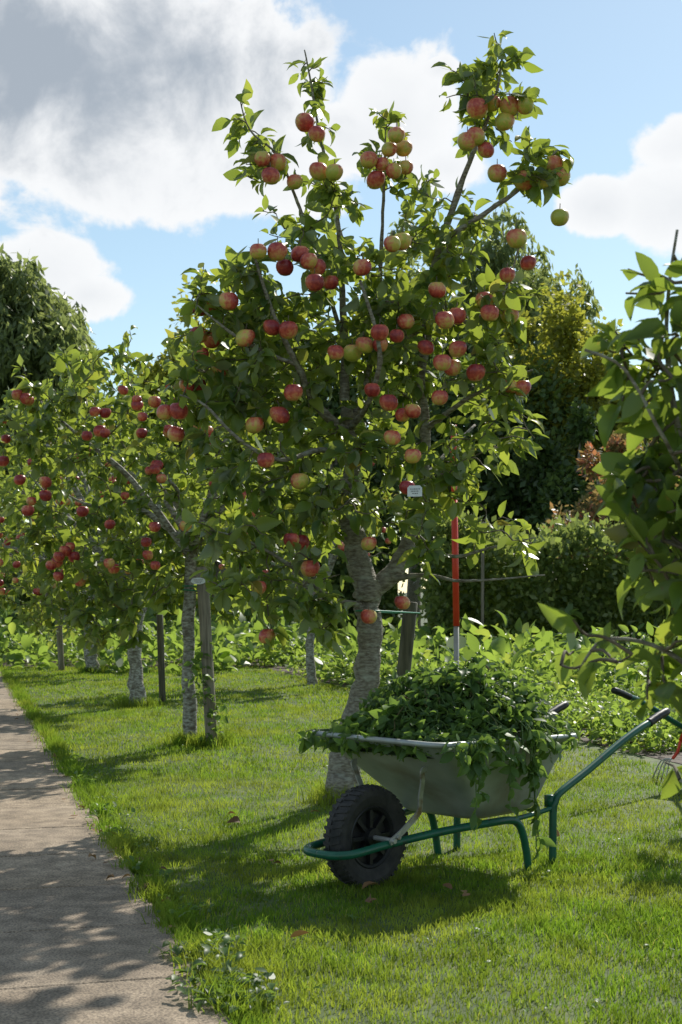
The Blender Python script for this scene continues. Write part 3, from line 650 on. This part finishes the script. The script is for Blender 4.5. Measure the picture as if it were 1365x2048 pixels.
    def disc(prof):
        V=[];f=[];ns=40;m=len(prof)
        for i in range(ns):
            a=2*math.pi*i/ns
            for rr,y in prof: V.append((rr*math.cos(a),y,.2+rr*math.sin(a)))
        for i in range(ns):
            j=(i+1)%ns
            for k in range(m-1): f.append((i*m+k,i*m+k+1,j*m+k+1,j*m+k))
        b.add(V,np.array(f))
    disc([(.124,.032),(.118,.036),(.108,.030),(.100,.008),(.04,.006),(.036,.045),(.012,.047)])
    disc([(.124,-.032),(.118,-.036),(.108,-.030),(.100,-.008),(.04,-.006),(.036,-.045),(.012,-.047)])
    for i in range(8):
        a=i*math.pi/4
        for sgn in(-1,1):
            u=np.array([math.cos(a),0,math.sin(a)]); w=np.array([-math.sin(a),0,math.cos(a)])
            P=[]
            for yy in(.006,.028):
                for (p,q) in((.036,-.008),(.106,-.008),(.106,.008),(.036,.008)): P.append(np.array([0,sgn*yy,.2])+u*p+w*q)
            b.add(P,np.array([(4,5,6,7),(0,1,5,4),(1,2,6,5),(2,3,7,6),(3,0,4,7)]))
    b.obj('wheel_hub',M_plastic,par,smooth=False)
    return par
bw=barrow((.10,5.60,0),math.radians(45))
def heap(par):
    mb=B(); nu,nv=44,18; V=[]
    def hz(x,y):
        q=((x-.54)/.46)**2+((y)/.38)**2
        return .580+.225*max(0,1-q)**.75+(.026*math.sin(x*21+y*9)+.022*math.sin(y*29+x*13)+.015*math.sin(x*41-y*37))*max(0,1.1-q)
    def sqr(a): return min(1/max(abs(math.cos(a)),abs(math.sin(a))),1.25)
    for i in range(nv):
        t=i/(nv-1)
        for k in range(nu):
            a=2*math.pi*k/nu; sq=sqr(a)
            x=.478+.418*t*math.cos(a)*sq*.98; y=.325*t*math.sin(a)*sq*.98
            x=min(max(x,.055),.895); y=min(max(y,-.33),.33)
            V.append((x,y,hz(x,y)-.03-.03*t**4))
    f=[]
    for i in range(nv-1):
        for k in range(nu): k2=(k+1)%nu; f.append((i*nu+k,(i+1)*nu+k,(i+1)*nu+k2,i*nu+k2))
    mb.add(V,np.array(f)); mb.obj('heap_core',noisemat('heap_core',[(.3,(.02,.035,.012)),(.7,(.05,.08,.025))],scale=30,bump=1),par)
    lb=B(); n=5600
    P=[]
    while len(P)<n:
        a=rng.uniform(0,6.283); t=rng.random()**.47; sq=sqr(a)
        xx=.478+.43*t*math.cos(a)*sq; yy=.345*t*math.sin(a)*sq
        P.append((xx,yy,max(.568,hz(xx,yy))-.035+rng.random()**1.7*.075))
    P=np.array(P); rel=nrm(P-np.array([.5,0,.35]))
    clump=.5+.5*np.sin(P[:,0]*17+3*np.sin(P[:,1]*11))*np.sin(P[:,1]*15+2)
    ax=rng.normal(0,1,(n,3))*[1,1,.6]+rel*.2+np.array([0,0,-.15])
    edge=(np.abs(P[:,1])>.28)|(P[:,0]<.12)|(P[:,0]>.84); ax[edge]-=rel[edge]*.5
    put_leaves(lb,HI,P,ax,rel+rng.normal(0,.8,(n,3)),rng.uniform(.025,.066,n)*(.7+.55*clump),np.clip(rng.normal(.15,.2,n)+.65*clump,0,1),wid=None)
    sb=B()
    for i in range(190):
        k=rng.integers(0,n); p=P[k]+[0,0,.004]
        if abs(p[1])>.27 or p[0]<.14 or p[0]>.82: continue
        d=nrm(rng.normal(0,1,3)*[1,1,.1])*rng.uniform(.04,.12); pts=[]
        for t in np.linspace(0,1,4):
            c=p+d*t+rng.normal(0,.014,3)*(t>0); c[2]=hz(c[0],c[1])+.014+.016*math.sin(3*t)+rng.normal(0,.005); pts.append(c)
        tube(sb,smoothline(pts,3),rng.uniform(.0014,.003),5,a=rng.random(),cap=False)
    hang=[(.10,-.37,.03),(.14,-.37,.05),(.17,-.37,.07),(.20,-.37,.12),(.225,-.375,.27),(.245,-.375,.2),(.28,-.37,.09),(.33,-.37,.06),(.38,-.37,.08),(.425,-.375,.27),(.445,-.37,.16),(.50,-.37,.10),(.545,-.375,.40),(.565,-.375,.44),(.555,-.37,.24),(.60,-.37,.14),(.68,-.37,.06),(.75,-.37,.05),(.83,-.37,.05),
          (.03,.30,.03),(.02,.22,.03),(.03,.34,.04),(.02,.1,.02),(.93,-.25,.03),(.93,-.1,.05)]
    for (hx,hy,ln) in hang:
        s=np.array([hx+rng.normal(0,.03),hy*.84,hz(hx,hy*.84)-.01]); o=np.array([hx+rng.normal(0,.01),hy*1.03,.588]); e=np.array([hx+rng.normal(0,.025),hy*1.03-.008,.575-ln])
        if (hx<.05 and abs(hy)<.35) or hx>.9: s=np.array([hx*.8+.1,hy,.59]);o=np.array([hx-.02 if hx<.5 else hx+.01,hy,.592]);e=o+np.array([-.02 if hx<.5 else .02,0,-ln])
        pl=smoothline([s,o,(o+e)/2+rng.normal(0,.012,3)*[1,.4,1],e],6); tube(sb,pl,.0026,5,a=.6,cap=False)
        k=int(6+ln*52); idx=rng.integers(3,len(pl),k); pos=pl[idx]+rng.normal(0,.007,(k,3))
        ax=rng.normal(0,.6,(k,3))+np.array([0,-.2,-.8]); nn=np.array([0,-1.,.35])+rng.normal(0,.45,(k,3))
        put_leaves(lb,HI,pos,ax,nn,rng.uniform(.03,.078,k),np.clip(rng.normal(.75,.2,k),0,1))
    lb.obj('weed_leaves',M_weed,par); sb.obj('weed_stems',leafmat('weed_stem',[(0,(.09,.14,.045)),(.6,(.15,.22,.08)),(1,(.16,.11,.055))],transl=.2,rough=.7,spec=.2),par)
hp=empty('heap_of_weeds',(.10,5.60,0),math.radians(45)); heap(hp)
barrow((2.95,9.01,0),math.radians(225))

par=empty('garden_fork'); b=B()
g0=np.array([S(1362,1490,8.6)[0],8.6,.24])
tube(b,smoothline([g0+(0,0,.02),g0+(-.02,0,-.05),g0+(-.05,0,-.09)],3),.010,8)
for k in range(4): tube(b,smoothline([g0+(-.05,0,-.09),g0+(-.07-.012*k,.02*k,-.11),g0+(-.09-.02*k,.03*k,-.22)],3),.004,6,m=1)
tube(b,[g0+(0,0,.02),g0+(.35,-.2,.9)],.014,8)
b.obj('body',[M_red,M_steel],par)

# ------------------------------------------------------------------ sky, sun
el=math.radians(38); az=math.radians(27)
w=bpy.data.worlds.new("World"); scene.world=w; w.use_nodes=True; nt=w.node_tree; nt.nodes.clear(); Lk=nt.links.new
out=N(nt,'ShaderNodeOutputWorld'); bg=N(nt,'ShaderNodeBackground'); bg.inputs[1].default_value=.13
sky=N(nt,'ShaderNodeTexSky'); sky.sky_type='NISHITA'; sky.sun_disc=False; sky.sun_elevation=el; sky.sun_rotation=az; sky.air_density=1.0; sky.dust_density=.2; sky.ozone_density=1.3
tc=N(nt,'ShaderNodeTexCoord'); sp=N(nt,'ShaderNodeSeparateXYZ'); Lk(tc.outputs['Generated'],sp.inputs[0])
X,Y,Z=sp.outputs
azn=math_(nt,'ARCTAN2',X,Y); eln=math_(nt,'ARCSINE',Z)
n1=N(nt,'ShaderNodeTexNoise',i_Scale=11.0,i_Detail=10.0,i_Roughness=.6); n1.inputs['Distortion'].default_value=.25; Lk(tc.outputs['Generated'],n1.inputs['Vector'])
n2=N(nt,'ShaderNodeTexNoise',i_Scale=3.2,i_Detail=6.0); Lk(tc.outputs['Generated'],n2.inputs['Vector'])
def pe(u,v):
    a=math.atan((u-682.5)/F); return a,math.atan((HZ-v)/F*math.cos(a))
def blob(u,v,ru,rv):
    a,e=pe(u,v); dx=math_(nt,'MULTIPLY',math_(nt,'SUBTRACT',azn,a),F/ru); dy=math_(nt,'MULTIPLY',math_(nt,'SUBTRACT',eln,e),F/rv)
    d=math_(nt,'SQRT',math_(nt,'ADD',math_(nt,'MULTIPLY',dx,dx),math_(nt,'MULTIPLY',dy,dy)))
    return math_(nt,'SUBTRACT',1.0,d)
def mx(l):
    r=l[0]
    for q in l[1:]: r=math_(nt,'MAXIMUM',r,q)
    return r
big=mx([blob(150,150,500,310),blob(430,190,290,280),blob(-300,100,600,420),blob(250,340,330,130),blob(500,330,240,130)])
sm=mx([blob(800,230,160,150),blob(700,280,140,90),blob(60,540,200,85),blob(180,590,100,55),blob(1195,415,85,60),blob(1385,400,150,110),blob(1370,290,110,60),blob(1900,300,400,200),blob(-500,550,300,90),blob(900,340,120,60),blob(880,140,60,30)])
gen=math_(nt,'SUBTRACT',math_(nt,'MULTIPLY',n2.outputs[0],2.2),1.2)
away=math_(nt,'SUBTRACT',math_(nt,'ABSOLUTE',azn),.5); gen=math_(nt,'MINIMUM',gen,math_(nt,'MULTIPLY',away,3.))
field=math_(nt,'ADD',mx([big,sm,gen]),math_(nt,'MULTIPLY',math_(nt,'SUBTRACT',n1.outputs[0],.53),2.1))
mr=N(nt,'ShaderNodeMapRange',interpolation_type='SMOOTHSTEP'); mr.inputs[1].default_value=.04; mr.inputs[2].default_value=.28; Lk(field,mr.inputs[0])
gr=N(nt,'ShaderNodeMapRange',interpolation_type='SMOOTHSTEP'); gr.inputs[1].default_value=.2; gr.inputs[2].default_value=.95
Lk(math_(nt,'ADD',blob(120,130,640,310),math_(nt,'MULTIPLY',math_(nt,'SUBTRACT',n1.outputs[0],.5),2.3)),gr.inputs[0])
rel=N(nt,'ShaderNodeMapRange'); rel.inputs[1].default_value=.3; rel.inputs[2].default_value=1.4; Lk(field,rel.inputs[0])
cw=mixc(nt,gr.outputs[0],mixc(nt,rel.outputs[0],(7.5,7.55,7.6),(6.3,6.45,6.65)),(3.1,3.5,4.0))
# thin high haze softens the blue
skc=mixc(nt,.16,mixc(nt,1.0,sky.outputs[0],(1.0,1.06,.98),'MULTIPLY'),(6.4,7.0,7.3))
col=mixc(nt,math_(nt,'MULTIPLY',mr.outputs[0],.95),skc,cw)
Lk(col,bg.inputs[0]); Lk(bg.outputs[0],out.inputs[0])
sun=bpy.data.lights.new('sun','SUN'); sun.energy=5.0; sun.angle=math.radians(.5); sun.color=(1,.95,.86)
so=bpy.data.objects.new('sun',sun); scene.collection.objects.link(so)
dv=Vector((math.sin(az)*math.cos(el),math.cos(az)*math.cos(el),math.sin(el))); so.rotation_euler=(-dv).to_track_quat('-Z','Y').to_euler(); so.location=dv*30

# ------------------------------------------------------------------ camera
cam=bpy.data.cameras.new('camera'); co=bpy.data.objects.new('camera',cam); scene.collection.objects.link(co); scene.camera=co
co.location=(0,0,CH); co.rotation_euler=(math.radians(90),0,0); cam.sensor_fit='VERTICAL'; cam.sensor_height=36; cam.lens=F/2048*36
cam.shift_y=(HZ-1024)/2048; cam.clip_end=2000
cam.dof.use_dof=True; cam.dof.focus_distance=6.6; cam.dof.aperture_fstop=9
scene.view_settings.view_transform='Standard'; scene.view_settings.look='None'; scene.view_settings.exposure=0
